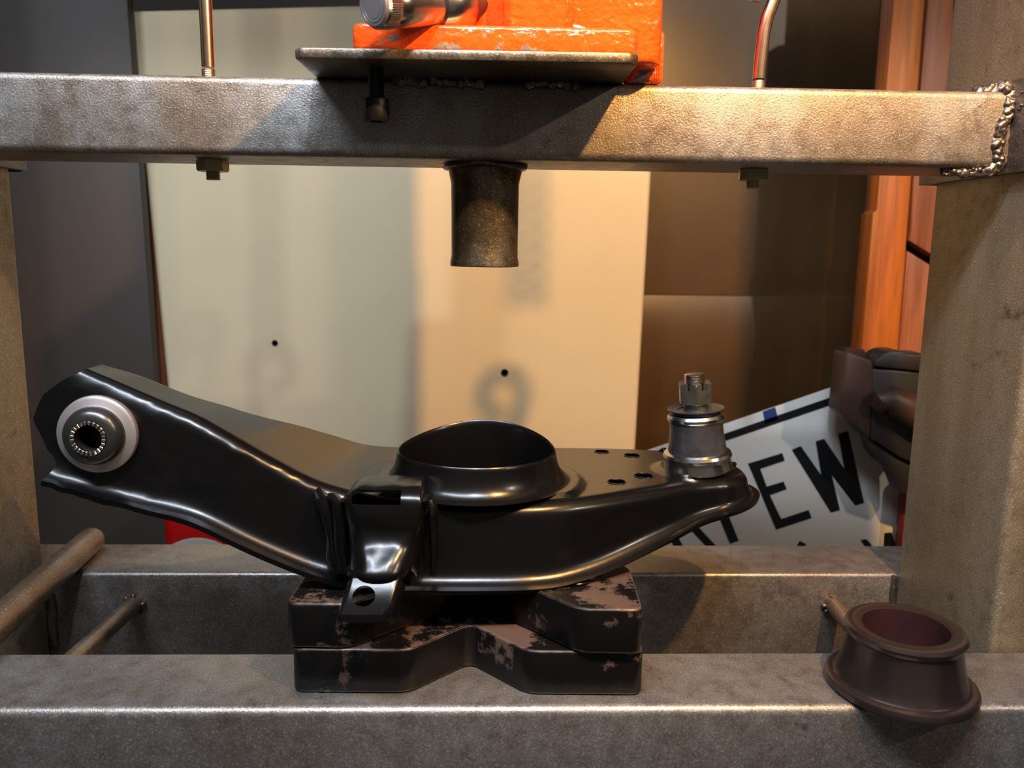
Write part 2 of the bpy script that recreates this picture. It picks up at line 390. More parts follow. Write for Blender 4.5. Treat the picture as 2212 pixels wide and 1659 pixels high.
# ------------------------------------------------------------------ bottle jack
bj = empty('bottle_jack', (.01, .52, PZ1), 'orange cast bottle jack with chipped paint standing on the crosshead plate', 'jack')
JB = PZ1+.0003
def rounded_rect(x0, x1, y0, y1, r, z, n=6):
    P = []
    for cx, cy, a0 in ((x1-r, y1-r, 0), (x0+r, y1-r, PI/2), (x0+r, y0+r, PI), (x1-r, y0+r, 1.5*PI)):
        for i in range(n+1): P.append(Vector((cx+r*math.cos(a0+i*PI/2/n), cy+r*math.sin(a0+i*PI/2/n), z)))
    return P
extrude_poly('base', rounded_rect(-.0700, .0775, .4440, .5000, .007, JB), (0, 0, .0135), ORANGE, bj, bev=.0022, seg=3)
extrude_poly('body', rounded_rect(-.0675, .0955, .4700, .5720, .010, JB+.0020), (0, 0, .110), ORANGE, bj, bev=.003, seg=3)
extrude_poly('side_foot', rounded_rect(.0772, .0992, .4885, .5485, .004, CZ1+.0004), (0, 0, .0300), ORANGE, bj, bev=.003, seg=3)
extrude_poly('pump_block', rounded_rect(.0080, .0440, .4560, .4720, .003, JB+.0125), (0, 0, .060), ORANGE, bj, bev=.002, seg=3)
# diagonal cast rib
P = [Vector(p) for p in ((.026, .4625, .3590), (.0305, .4625, .3622), (.0640, .4560, .3502), (.0560, .4560, .3500))]
extrude_poly('cast_rib', P, (0, .012, 0), ORANGE, bj, bev=.0012)
lathe('cylinder', [(.0001, 0), (.068, 0), (.070, .002), (.070, .195), (.066, .20), (.0001, .20)], (.0330, .528, .445), ORANGE, bj, n=64, cap=(False, False))  # unseen upper jack, invented and widened so its shadow falls across the panel
lathe('ram', [(.022, 0), (.022, .085), (.026, .09), (.026, .105), (.0001, .105)], (.0135, .522, .640), ZINC, bj, n=48, cap=(True, False))
# pump barrel with knurled knob
K0 = at(805, 12, y=.418); K1 = at(985, 14, y=.462); D = (K1-K0).normalized()
prof = [(.0001, .0), (.0058, .0), (.0060, .0005), (.0062, .0), (.0074, 0), (.0076, .0006), (.0079, .0001), (.0090, .0002), (.0100, .0014)]
U, V, DD = frame_of(D); nk = 60; vs_, fs = [], []
zs = [(.0100, .0014), (.0103, .0028), (.0103, .0098), (.0098, .0112), (.0080, .0118)]
for i in range(nk*2):
    a = PI*i/nk
    for j, (r, z) in enumerate(zs):
        rr = r+(.00045 if (i % 2 and j in (1, 2)) else 0); vs_.append(K0+U*(rr*math.cos(a))+V*(rr*math.sin(a))+DD*z)
m = len(zs)
for i in range(nk*2):
    j = (i+1) % (nk*2)
    for k in range(m-1): fs.append((i*m+k, j*m+k, j*m+k+1, i*m+k+1))
fs.append(tuple(i*m for i in range(nk*2))); fs.append(tuple(i*m+m-1 for i in range(nk*2)))
pb = lathe('pump_barrel', [(.0080, .010), (.0098, .0125), (.0105, .018), (.0098, .040), (.0100, .044)], K0, ZINC, bj, d=D, n=56)
mk('knurled_knob', vs_, fs, ZINC, pb, sharp=20)
lathe('knob_face', prof+[(.0100, .0018)], K0-D*.0003, WASHER, pb, d=D, n=48, cap=(False, False))
lathe('socket_collar', [(.0001, .042), (.0112, .042), (.0140, .046), (.0155, .052), (.0150, .060), (.0120, .063), (.0001, .063)], K0, ZINC, pb, d=D, n=56, cap=(False, False))
KS = K0+D*.060
lathe('pump_piston', [(.0001, 0), (.0095, 0), (.0095, .010), (.0075, .012), (.0075, .03), (.0001, .03)], KS, simple('rusty_piston', (92, 52, 38), .5, .6, var=.6, vcol=(60, 40, 30)), pb, d=D, n=40, cap=(False, False))

# ------------------------------------------------------------------ arbor plates
def arbor(zb, front, left, right, back, rot, cx, cy, label):
    h = .0948; 
    def side(nh, trunc=None):   # notch along a side of length 2h, running from -h to h, depth 45 deg
        return [(-h, 0), (-nh, 0), (0, nh), (nh, 0)] if nh else [(-h, 0)]
    P = []
    for (a, nh) in ((0, front), (PI/2, right), (PI, back), (1.5*PI, left)):
        for (u, dpt) in side(nh):
            x, y = u, -h+dpt
            P.append((x*math.cos(a)-y*math.sin(a), x*math.sin(a)+y*math.cos(a)))
    c, s = math.cos(rot), math.sin(rot)
    pts = [Vector((cx+x*c-y*s, cy+x*s+y*c, zb)) for x, y in P]
    bm = bmesh.new(); n = len(pts)
    a = [bm.verts.new(p) for p in pts]; b = [bm.verts.new(p+Vector((0, 0, .0255))) for p in pts]
    bm.faces.new(a[::-1]); bm.faces.new(b)
    for i in range(n): bm.faces.new((a[i], a[(i+1) % n], b[(i+1) % n], b[i]))
    ed = [e for e in bm.edges if abs(e.verts[0].co.z-e.verts[1].co.z) > .01]
    bmesh.ops.bevel(bm, geom=ed, offset=.006, segments=4, affect='EDGES', profile=.5)
    bm.normal_update()
    ed = [e for e in bm.edges if abs(e.verts[0].co.z-e.verts[1].co.z) < .001 and len(e.link_faces) == 2 and abs(abs(e.link_faces[0].normal.z)-abs(e.link_faces[1].normal.z)) > .5]
    bmesh.ops.bevel(bm, geom=ed, offset=.0016, segments=3, affect='EDGES', profile=.5)
    o = fin('arbor_plate', bm, PLATE, None, origin=(cx, cy, zb), sharp=40)
    return tag(o, label, 'press plate', 'stacked arbor plates under the control arm')
arbor(.0003, .0320, .025, .020, .040, R(-1.3), -.0062, .5055, 'lower worn black steel V-notched plate resting on the bed beams')
arbor(.0262, .0610, .044, .036, .020, R(-2.6), -.0062, .5035, 'upper worn black steel V-notched plate directly under the control arm')

# ------------------------------------------------------------------ control arm
ZP = .0520
ca = empty('control_arm', (-.02, .50, ZP), 'gloss black pressed-steel suspension control arm lying on the stacked plates', 'suspension arm')
# stations: front ridge (x,y,z), rear ridge (x,y,z), bottom z
ST = [((-.2150, .4370, .1712), (-.2190, .4780, .1700), .1142),
      ((-.1985, .4370, .1640), (-.2000, .4795, .1635), .1072),
      ((-.1735, .4370, .1530), (-.1720, .4850, .1500), .0982),
      ((-.1563, .4370, .1457), (-.1540, .4950, .1410), .0916),
      ((-.1350, .4370, .1335), (-.1320, .5100, .1300), .0800),
      ((-.1150, .4375, .1215), (-.1130, .5340, .1175), .0700),
      ((-.0906, .4380, .1087), (-.0900, .5600, .1040), .0600),
      ((-.0600, .4375, .1010), (-.0600, .5730, .0985), .0530),
      ((-.0300, .4365, .0985), (-.0300, .5760, .0980), .0525),
      ((-.0050, .4362, .0980), (.0000, .5765, .0980), .0525),
      ((.0200, .4372, .0980), (.0300, .5768, .0980), .0525),
      ((.0400, .4410, .0980), (.0560, .5768, .0980), .0530),
      ((.0620, .4490, .0980), (.0820, .5762, .0980), .0565),
      ((.0850, .4600, .0980), (.1060, .5740, .0980), .0625),
      ((.1100, .4730, .0980), (.1270, .5690, .0980), .0695),
      ((.1290, .4840, .0980), (.1330, .5650, .0980), .0745)]
TIPC, TIPR = (.1415, .5200), .0305
for af, ar, zb_ in ((-84, 76, .0775), (-68, 62, .0795), (-53, 49, .0810), (-39, 37, .0820), (-26, 25, .0826), (-13, 13, .0830), (0, 0, .0832)):
    ST.append(((TIPC[0]+TIPR*math.cos(R(af)), TIPC[1]+TIPR*math.sin(R(af)), .0978), (TIPC[0]+TIPR*math.cos(R(ar)), TIPC[1]+TIPR*math.sin(R(ar)), .0978), zb_))
def catmull(A, sub):
    out = []; n = len(A)
    for i in range(n-1):
        p0, p1, p2, p3 = A[max(i-1, 0)], A[i], A[i+1], A[min(i+2, n-1)]
        for k in range(sub):
            t = k/sub
            out.append([.5*(2*b+(-a+c)*t+(2*a-5*b+4*c-d)*t*t+(-a+3*b-3*c+d)*t**3) for a, b, c, d in zip(p0, p1, p2, p3)])
    out.append(list(A[-1])); return out
flat = catmull([list(a)+list(b)+[c] for a, b, c in ST], 8)
Fp = [Vector(q[0:3]) for q in flat]; Rp = [Vector(q[3:6]) for q in flat]; Zb = [q[6] for q in flat]
NS = len(flat)
loop = Fp+Rp[-2::-1]
def plan_normal(i):
    a, b = loop[max(i-1, 0)], loop[min(i+1, len(loop)-1)]
    d = Vector((b.x-a.x, b.y-a.y, 0)).normalized(); return Vector((d.y, -d.x, 0))
NF = [plan_normal(i) for i in range(NS)]; NR = [plan_normal(len(loop)-1-i) for i in range(NS)]
CUPC, CUPR = Vector((-.0052, .4870)), .0455
RF = .0085
def sstep(a, b, x): t = max(0, min(1, (x-a)/(b-a))); return t*t*(3-2*t)
def itp(t, T):
    t = max(0, min(1, t))
    for (a, b), (c, d) in zip(T, T[1:]):
        if t <= c: return b+(d-b)*sstep(a, c, t)*.4+(d-b)*(t-a)/(c-a)*.6
    return T[-1][1]
def side_profile(p, nrm, zt, zb, i, front):
    H = zt-zb; q = []
    fl = .0105 if i < 60 else max(.0080, .0105-(i-60)*.0001)     # flange lip width
    rr = min(.0098, H*.3)
    q.append((fl, zb)); q.append((fl-.0012, zb+.0002))
    for k in range(7):
        a = k/6*PI/2; q.append((.0008+rr*(1-math.sin(a)), zb+.0004+rr*(1-math.cos(a))))
    z0 = zb+rr+.0004; z1 = zt-RF
    for k in range(1, 9): q.append((.0008-.0008*k/9, z0+(z1-z0)*k/9))
    for k in range(8):
        a = k/7*PI/2; q.append((-RF*(1-math.cos(a)), z1+RF*math.sin(a)))
    out = []
    lf = sstep(30, 0, i)
    for o, z in q:
        t = (z-zb)/H
        bulge = lf*itp(t, ((0, .019), (.12, .0150), (.3, .0215), (.55, .0262), (.75, .0215), (.9, .0110), (1.0, 0)))
        out.append(Vector((p.x, p.y, 0))+nrm*o+Vector((-bulge if front else -bulge*.8, 0, z)))
    return out
vs_, fs = [], []; MT = 44
rows = []
for i in range(NS):
    f = side_profile(Fp[i], NF[i], Fp[i].z, Zb[i], i, True)
    r = side_profile(Rp[i], NR[i], Rp[i].z, Zb[i], i, False)
    a, b = f[-1], r[-1]; top = []
    for k in range(1, MT):
        p = a.lerp(b, k/MT)
        d = (Vector((p.x, p.y))-CUPC).length
        p.z += .0026*sstep(.0665, .0625, d)
        db = (Vector((p.x, p.y))-Vector((.1385, .514))).length
        p.z += .0016*sstep(.030, .024, db)
        top.append(p)
    rows.append(f+top+r[::-1])
W = len(rows[0])
for r in rows: vs_ += r
for i in range(NS-1):
    for k in range(W-1): fs.append((i*W+k, i*W+k+1, (i+1)*W+k+1, (i+1)*W+k))
me = bpy.data.meshes.new('pressed_shell'); me.from_pydata([tuple(v) for v in vs_], [], fs)
bm = bmesh.new(); bm.from_mesh(me)
bmesh.ops.remove_doubles(bm, verts=bm.verts[:], dist=.00002)
bmesh.ops.recalc_face_normals(bm, faces=bm.faces)
# hand-beaten look of the weld ridge on the raised leg
for v in bm.verts:
    if v.co.x < -.088 and v.co.y < .4415 and v.co.z > .10:
        k = noise.noise(v.co*160)*.0009; v.co.y += k; v.co.z += k*.6
bm.to_mesh(me); bm.free()
shell = link('pressed_shell', me, BLACK, ca, sharp=0)
if sum((p.normal.z for p in me.polygons if p.center.z > .045), 0) < 0: me.flip_normals()
md = shell.modifiers.new('s', 'SOLIDIFY'); md.thickness = .0026; md.offset = -1
bpy.context.view_layer.update(); dg = bpy.context.evaluated_depsgraph_get()
shell.data = bpy.data.meshes.new_from_object(shell.evaluated_get(dg)); shell.modifiers.clear()
def cyl(c, r, L, d=(0, 0, 1), n=40):
    return lathe('c', [(r, -L/2), (r, L/2)], c, None, None, d=d, n=n)
BC = at(213, 937, y=.4345)
BAX = Vector((.03, -1, .03)).normalized()
hs = [(1300, 975), (1365, 983), (1390, 1027), (1332, 1040)]
cutters = [cyl(at(*h, z=.098), r, .03, n=28) for h, r in zip(hs, (.0050, .0054, .0060, .0056))]
cutters.append(cyl(Vector((CUPC.x, CUPC.y, .10)), .0480, .03, n=72))
cut(shell, cutters)
# rims of the drilled holes
for h, r in zip(hs, (.0050, .0054, .0060, .0056)):
    c = at(*h, z=.0983); sweep('hole_rim', [(c.x+r*math.cos(a*PI/16), c.y+r*math.sin(a*PI/16), .0981) for a in range(33)], .00035, BLACK, ca, n=6)
# spring seat collar
U0 = [(.0580, .1002), (.0560, .1007), (.0540, .1015), (.0520, .1032), (.0503, .1055), (.0490, .1085), (.0480, .1120), (.0472, .1165), (.0470, .1182), (.0463, .1190), (.0456, .1182), (.0452, .1160), (.0450, .1000), (.0448, .0800), (.0448, .0640)]
vs_, fs = [], []; n = 120; m = len(U0)
for i in range(n):
    a = 2*PI*i/n; up = max(0, math.sin(a+.15))**2*.0078-.0008
    oval = 1+.02*math.cos(2*a)
    for r, z in U0:
        k = sstep(.104, .118, z)
        vs_.append((CUPC.x+r*oval*math.cos(a), CUPC.y+r*math.sin(a), z+up*k))
for i in range(n):
    j = (i+1) % n
    for k in range(m-1): fs.append((i*m+k, j*m+k, j*m+k+1, i*m+k+1))
ss = mk('spring_seat', vs_, fs, BLACK, ca, sharp=60)
sp = lathe('seat_floor', [(.0060, 0), (.0060, .0015), (.0448, .0015), (.0448, 0)], (CUPC.x, CUPC.y, .0640), BLACK, ss, n=72, cap=(False, False))
c = at(1063, 1000, z=.0665); sweep('drain_hole_rim', [(c.x+.0052*math.cos(a*PI/16), c.y+.0052*math.sin(a*PI/16), .0662) for a in range(33)], .0007, BOOT, ss, n=8)
# second pressing (bottom plate) peeking out below the flange
extrude_poly('lower_plate', rounded_rect(-.045, .062, .4345, .560, .01, .0518), (0, 0, .0016), BLACK, ca, bev=.0004, seg=1)

# front bracket
ROWS = [  # y, z, xL, xR, depth, ny, nz, rL, rR
 (.4470, .1118, -.0740, -.0335, .010, 0, 1, .008, .0015),
 (.4330, .1135, -.0742, -.0335, .014, -.05, 1, .009, .0015),
 (.4220, .1140, -.0742, -.0332, .018, -.25, .97, .010, .0015),
 (.4150, .1120, -.0742, -.0330, .020, -.7, .7, .010, .0015),
 (.4115, .1080, -.0742, -.0328, .024, -1, .15, .010, .0015),
 (.4105, .1020, -.0742, -.0328, .027, -1, 0, .010, .0018),
 (.4108, .0960, -.0738, -.0326, .027, -1, 0, .011, .0030),
 (.4110, .0910, -.0728, -.0330, .028, -1, .2, .012, .0060),
 (.4085, .0860, -.0715, -.0345, .028, -.85, .5, .012, .0100),
 (.4040, .0815, -.0705, -.0362, .028, -.75, .65, .0125, .0115),
 (.3995, .0770, -.0700, -.0378, .028, -.85, .5, .013, .0120),
 (.3970, .0735, -.0700, -.0392, .028, -1, .1, .013, .0120),
 (.3972, .0705, -.0700, -.0405, .026, -1, 0, .013, .0110),
 (.3985, .0680, -.0702, -.0415, .022, -1, 0, .012, .0100)]
rw = catmull([list(r) for r in ROWS], 5); vs_, fs = [], []; W = None
for y, z, xl, xr, dp, ny, nz, rl, rr in rw:
    N = Vector((0, ny, nz)).normalized(); P = [(xl, dp)]
    for k in range(1, 5): P.append((xl, dp+(rl-dp)*k/5))
    for k in range(9): a = k/8*PI/2; P.append((xl+rl*(1-math.cos(a)), rl*(1-math.sin(a))))
    for k in range(1, 14): P.append((xl+rl+(xr-rr-xl-rl)*k/14, 0))
    for k in range(9): a = k/8*PI/2; P.append((xr-rr*(1-math.sin(a)), rr*(1-math.cos(a))))
    for k in range(1, 6): P.append((xr, rr+(dp-rr)*k/5))
    W = len(P)
    for x, d in P:
        q = Vector((x, y, z))-N*d
        q += N*.0005*noise.noise(q*130); vs_.append(q)
for i in range(len(rw)-1):
    for k in range(W-1): fs.append((i*W+k, i*W+k+1, (i+1)*W+k+1, (i+1)*W+k))
br = mk('stabiliser_bracket', vs_, fs, BLACK, ca, sharp=0)
me = br.data
if sum(p.normal.y for p in me.polygons) > 0: me.flip_normals()
md = br.modifiers.new('s', 'SOLIDIFY'); md.thickness = .0022; md.offset = -1
bpy.context.view_layer.update(); dg = bpy.context.evaluated_depsgraph_get()
br.data = bpy.data.meshes.new_from_object(br.evaluated_get(dg)); br.modifiers.clear()
s0, s1 = at(757, 1066, y=.4105), at(865, 1094, y=.4105)
cb = box('c', (s0.x, .400, s1.z), (s1.x, .4185, s0.z), None, bev=0)
cut(br, [cb])
# bright worn edge round the slot
zc = [(s0.x, s0.z), (s1.x, s0.z), (s1.x, s1.z), (s0.x, s1.z), (s0.x, s0.z)]
# foot of the bracket
TLf, TRf, BLf, BRf = Vector((-.0712, .3995, .0712)), Vector((-.0405, .4000, .0712)), Vector((-.0745, .3835, .0590)), Vector((-.0448, .3835, .0590))
nx, nyy = 26, 14; vs_, fs = [], []
fn = (TRf-TLf).cross(BLf-TLf).normalized(); fn = fn if fn.y < 0 or fn.z > 0 else -fn
for j in range(nyy+3):
    t = j/nyy
    for i in range(nx+1):
        s = i/nx; tt = min(t, 1)
        p = TLf.lerp(TRf, s).lerp(BLf.lerp(BRf, s), tt)
        e = max(0, abs(s-.5)*2-.72)/.28; p -= fn*(.0075*e*e)
        p += fn*.0012*math.sin(tt*PI)*-1
        if t > 1: p += Vector((0, -.0002, -.0022*(j-nyy)*(.6+.4*math.cos((s-.5)*3))))
        if s > .8: p.z += .0015*sstep(.8, .9, s)*sstep(.7, 1, tt)
        vs_.append(p)
for j in range(nyy+2):
    for i in range(nx): a = j*(nx+1)+i; fs.append((a, a+1, a+nx+2, a+nx+1))
ft = mk('bracket_foot', vs_, fs, BLACK, br, sharp=0)
if sum(p.normal.z for p in ft.data.polygons) < 0: ft.data.flip_normals()
md = ft.modifiers.new('s', 'SOLIDIFY'); md.thickness = .0024; md.offset = -1
bpy.context.view_layer.update(); dg = bpy.context.evaluated_depsgraph_get()
ft.data = bpy.data.meshes.new_from_object(ft.evaluated_get(dg)); ft.modifiers.clear()
hc = at(785, 1284, y=.3915)
cut(ft, [cyl(hc, .0058, .02, d=fn, n=40)])
# weld beads beside the bracket
sweep('weld_bead', [at(x, y, y=yy) for x, y, yy in ((690, 1066, .437), (697, 1080, .429), (706, 1110, .429), (712, 1140, .430), (716, 1170, .430), (722, 1200, .430), (735, 1235, .429))], [.0030, .0042, .0040, .0038, .0038, .0040, .0036], BLACK, ca, jit=.5, n=18)
sweep('weld_bead', [at(x, y, y=yy) for x, y, yy in ((706, 1076, .437), (722, 1078, .429), (730, 1090, .423), (734, 1130, .424), (738, 1180, .425), (748, 1235, .425))], [.0028, .0036, .0032, .0032, .0032, .003], BLACK, ca, jit=.5, n=18, seed=5)
sweep('weld_bead', [at(x, y, y=.4325) for x, y in ((928, 1078), (931, 1092), (932, 1106), (930, 1120), (934, 1150), (936, 1190), (935, 1225))], [.0022, .0036, .0038, .0026, .0022, .0022, .002], BLACK, ca, jit=.35, n=18, seed=9)
# bushing in the eye of the raised leg
bo = Vector((BC.x, .4345, BC.z))
wsh = lathe('bushing', [(.0088, -.002), (.0202, -.002), (.0210, .0005), (.0206, .0026), (.0190, .0036), (.0165, .0040), (.0150, .0050), (.0088, .0050), (.0088, -.002)], bo, WASHER, ca, d=BAX, n=72, cap=(False, False), label='pale steel bushing in the left eye')
lathe('bushing_dome', [(.0158, .0030), (.0158, .0055), (.0150, .0085), (.0130, .0108), (.0100, .0120), (.0092, .0120), (.0090, .0105), (.0090, .0060)], bo, RUBBER, wsh, d=BAX, n=72, cap=(False, False))
U, V, DD = frame_of(BAX); TH = simple('bright_spline_teeth', (222, 212, 196), .2, 1)
core = lathe('inner_sleeve', [(.0073, .0105), (.0073, .0118), (.0076, .0122), (.0086, .0122), (.0088, .0118), (.0088, .0)], bo, RUBBER, wsh, d=BAX, n=72, cap=(False, False))
for k in range(24):
    a0, a1 = 2*PI*(k+.14)/24, 2*PI*(k+.80)/24
    P = [bo+DD*.0120+U*(r*math.cos(a))+V*(r*math.sin(a)) for r, a in ((.0070, a0), (.0091, a0), (.0091, a1), (.0070, a1))]
    extrude_poly('spline_tooth', P, DD*.0011, TH, core, bev=.0002, seg=1)
lathe('bore_end', [(.0001, -.036), (.0071, -.036), (.0071, .0112)], bo, simple('shaded_bore', (14, 12, 12), .6), core, d=BAX, n=32, cap=(False, False))  # shade deep in the bore is put into the near-black colour
# ball joint
AX = Vector((-.085, .0, 1)).normalized(); B0 = Vector((.1382, .514, .0985))
bjn = lathe('ball_joint', [(.0001, 0), (.0212, 0), (.0222, .0012), (.0218, .0030), (.0215, .0048), (.0212, .0068), (.0216, .0080), (.0220, .0098), (.0212, .0116), (.0192, .0122), (.0182, .0126), (.0001, .0126)], B0, ZINC, ca, d=AX, n=80, cap=(False, False), label='zinc plated ball joint pressed into the tip')
lathe('housing', [(.0184, .0118), (.0186, .0140), (.0178, .0190), (.0171, .0240), (.0168, .0290), (.0170, .0318), (.0176, .0326), (.0179, .0340), (.0177, .0358), (.0168, .0370), (.0001, .0370)], B0, BOOT, bjn, d=AX, n=80, cap=(False, False))
lathe('retaining_ring', [(.0172, .0322), (.0181, .0334), (.0182, .0352), (.0172, .0368)], B0, ZINC, bjn, d=AX, n=80, cap=(False, False))
lathe('dust_lip', [(.0001, .0372), (.0150, .0372), (.0152, .0386), (.0166, .0392), (.0180, .0400), (.0180, .0405), (.0164, .0403), (.0150, .0398), (.0120, .0398), (.0110, .0390), (.0072, .0392), (.0001, .0392)], B0, BOOT, bjn, d=AX, n=80, cap=(False, False))
stud = lathe('ball_stud', [(.0001, .038), (.0078, .038), (.0074, .0430), (.0070, .0475), (.0066, .0490), (.0066, .052)], B0, NUT, bjn, d=AX, n=48, cap=(False, True))
thread(B0+AX*.049, AX, .0065, .0148, .00125, STUD, 'stud_thread', bjn)
bm = hexnut_bm(.0112, .0136, 0, rot=.0)
Mx = Matrix.Rotation(R(-4.9), 4, 'Y') @ Matrix.Rotation(R(-38), 4, 'Z')
for v in bm.verts: v.co = B0+AX*.0437+Mx @ v.co
nt = fin('castle_nut', bm, NUT, bjn)
cts = [cyl(B0+AX*.0563, .0068, .008, d=AX, n=36)]
for k in range(3):
    a = R(30)+k*PI/3; d = Mx @ Vector((math.cos(a), math.sin(a), 0)); side = AX.cross(d).normalized()
    c = B0+AX*.0555; P = [c+d*sx*.014+side*sy*.0019-AX*.0030 for sx, sy in ((-1, -1), (1, -1), (1, 1), (-1, 1))]
    cts.append(extrude_poly('c', P, AX*.008, None))
cut(nt, cts)

# ------------------------------------------------------------------ flanged ring at the right
RG = Vector((.2325, .4180, .0004))
rg = lathe('flanged_collar', [(.0225, .0352), (.0245, .0360), (.0290, .0362), (.0306, .0354), (.0315, .0336), (.0309, .0312), (.0298, .0298), (.0296, .0280), (.0307, .0200), (.0325, .0120), (.0342, .0066), (.0350, .0055), (.0375, .0056), (.0392, .0048), (.0399, .0030), (.0396, .0008), (.0385, 0), (.0330, 0), (.0300, .004), (.0250, .020), (.0232, .034)], RG, RINGM, None, n=112, cap=(False, False), origin=RG)
lathe('bore', [(.0226, .0352), (.0224, .0320), (.0220, .0200), (.0215, .004), (.0330, .0005)], RG, RINGIN, rg, n=96, cap=(False, False))
tag(rg, 'dark browned steel collar with rolled rim, on the right end of the front beam', 'steel collar')

# ------------------------------------------------------------------ loose rod at the left
r0 = at(202, 1162, z=.0115); r1 = at(0, 1341, z=.0115); d = (r1-r0).normalized()
P = [r0+d*t for t in (0, .0015, .004, .05, .10, .15, .20, .26)]
rod = sweep('steel_rod', P, [.0060, .0088, .0098]+[.0100]*5, ROD, None, n=36, origin=(r0+r1)/2)
tag(rod, 'loose round steel bar lying across both bed beams beside the left post', 'bar')

# ------------------------------------------------------------------ background boards
cp = mk('cream_panel', *(lambda q: ([*q, *[v+Vector((0, .022, 0)) for v in q]], [(0, 1, 2, 3), (4, 5, 6, 7), (0, 1, 5, 4), (1, 2, 6, 5), (2, 3, 7, 6), (3, 0, 4, 7)]))(
    [at(278, 22, y=1.0), at(1430, -6, y=1.0), at(1358, 1190, y=1.0)+Vector((-.008, 0, -.56)), at(415, 1190, y=1.0)+Vector((.012, 0, -.56))]), CREAM, sharp=30)
md = cp.modifiers.new('b', 'BEVEL'); md.width = .006; md.segments = 3
tag(cp, 'tall cream-painted panel leaning behind the press, dented and scuffed', 'panel')
for (px, py, r) in ((1090, 805, .0035), (594, 741, .0028)):
    c = at(px, py, y=1.0); lathe('screw_hole', [(.0001, 0), (r, 0), (r*1.35, .0008), (r*1.2, -.001)], (c.x, 1.0, c.z), simple('hole_dark', (60, 50, 38), .7), cp, d=(0, -1, 0), n=24, cap=(False, False))
a, b, c2, d2 = at(-140, -120, y=.975), at(266, -120, y=.975), at(360, 1180, y=.975), at(-60, 1180, y=.975)
lo = Vector((0, 0, -.62))
o = extrude_poly('grey_board', [a, b, c2, c2+lo+Vector((.03, 0, 0)), d2+lo, d2], (0, .018, 0), DARKB, None, bev=.002)
tag(o, 'dark grey board leaning left of the cream panel', 'board')
o = box('brown_board', (at(300, 600, y=1.045).x, 1.045, -.775), (at(380, 600, y=1.045).x+.10, 1.062, .45), WOODP, None)
tag(o, 'brown wooden board, a narrow strip of it showing between grey board and cream panel', 'board')
# dark brown sheet with a horizontal fold
x0, x1 = at(1300, 600, y=1.10).x, at(1905, 600, y=1.10).x
zf = at(1500, 637, y=1.10).z
vs_ = [];
for x in (x0, x1):
    for z, dy in ((.80, 0), (zf+.002, 0), (zf-.001, -.004), (zf-.05, -.015), (zf-.14, -.004), (-.775, 0)): vs_.append(Vector((x, 1.10+dy, z)))
n = 6; back = [v+Vector((0, .012, 0)) for v in vs_]; A = vs_+back
fs = [(i, i+1, n+i+1, n+i) for i in range(n-1)]+[(12+i, 12+i+1, 12+n+i+1, 12+n+i) for i in range(n-1)]
fs += [(0, n, 12+n, 12), (n-1, 2*n-1, 12+2*n-1, 12+n-1)]+[(s*n+i, s*n+i+1, 12+s*n+i+1, 12+s*n+i) for s in (0, 1) for i in range(n-1)]
o = mk('brown_sheet', A, fs, BROWNB, None, sharp=25)
tag(o, 'dark brown sheet with a horizontal crease right of the cream panel', 'sheet')
# orange wooden frame at the right
yw = .93
cabx0 = at(1868, 620, y=yw).x; cabx1 = at(1957, 620, y=yw).x
wf = empty('wooden_frame', (cabx0+.03, yw+.02, -.775), 'orange varnished wooden upright with a cracked plank beside it, behind the right post', 'wooden frame')
extrude_poly('stile', [at(1936, -60, y=yw), at(2003, -60, y=yw), at(1938, 790, y=yw), Vector((cabx1-.01, yw, -.77)), Vector((cabx0-.01, yw, -.77)), at(1858, 790, y=yw), at(1886, 460, y=yw), at(1894, 455, y=yw)], (0, .03, 0), WOODO, wf, bev=.0015)
crk = [(1974, 380), (1968, 500), (1964, 520), (2030, 560), (2060, 570), (2060, -60), (2010, -60)]
extrude_poly('plank', [at(x, y, y=yw+.006) for x, y in crk], (0, .02, 0), WOODP, wf, bev=.001, label='upper part of the cracked plank')
extrude_poly('plank', [at(x, y, y=yw+.006) for x, y in ((1960, 540), (2055, 600), (2050, 840), (1934, 840))], (0, .02, 0), WOODP, wf, bev=.003, label='lower part of the cracked plank')
box('backing_board', (cabx0+.01, yw+.032, -.77), (cabx0+.20, yw+.045, .60), DARKB, wf)

# red tub behind the rear beam
ty = .86; tx0, tx1 = at(352, 1140, y=ty).x, at(600, 1140, y=ty).x; tz = at(400, 1095, y=ty).z
tc = Vector(((tx0+tx1)/2, ty+.075, -.20)); trr = (tx1-tx0)/2
tub = empty('red_tub', (tc.x, tc.y, tz-.22), 'bright red plastic tub with a pale round patch behind the rear bed beam', 'tub')
extrude_poly('tub_body', rounded_rect(tx0, tx1, ty, ty+.125, .008, tz-.22), (0, 0, .222), REDM, tub, bev=.003)
cc = at(432, 1262, y=ty)
lathe('round_patch', [(.0001, 0), (.0525, 0), (.0530, -.0008), (.0530, -.002)], (cc.x, ty-.0010, cc.z), LIDM, tub, d=(0, -1, 0), n=64, cap=(False, False))
sb = box('tub_stand', (tx0-.02, ty, -.775), (tx1+.02, ty+.130, tz-.2205), DARKB, None)
tag(sb, 'dark box under the red tub', 'box')

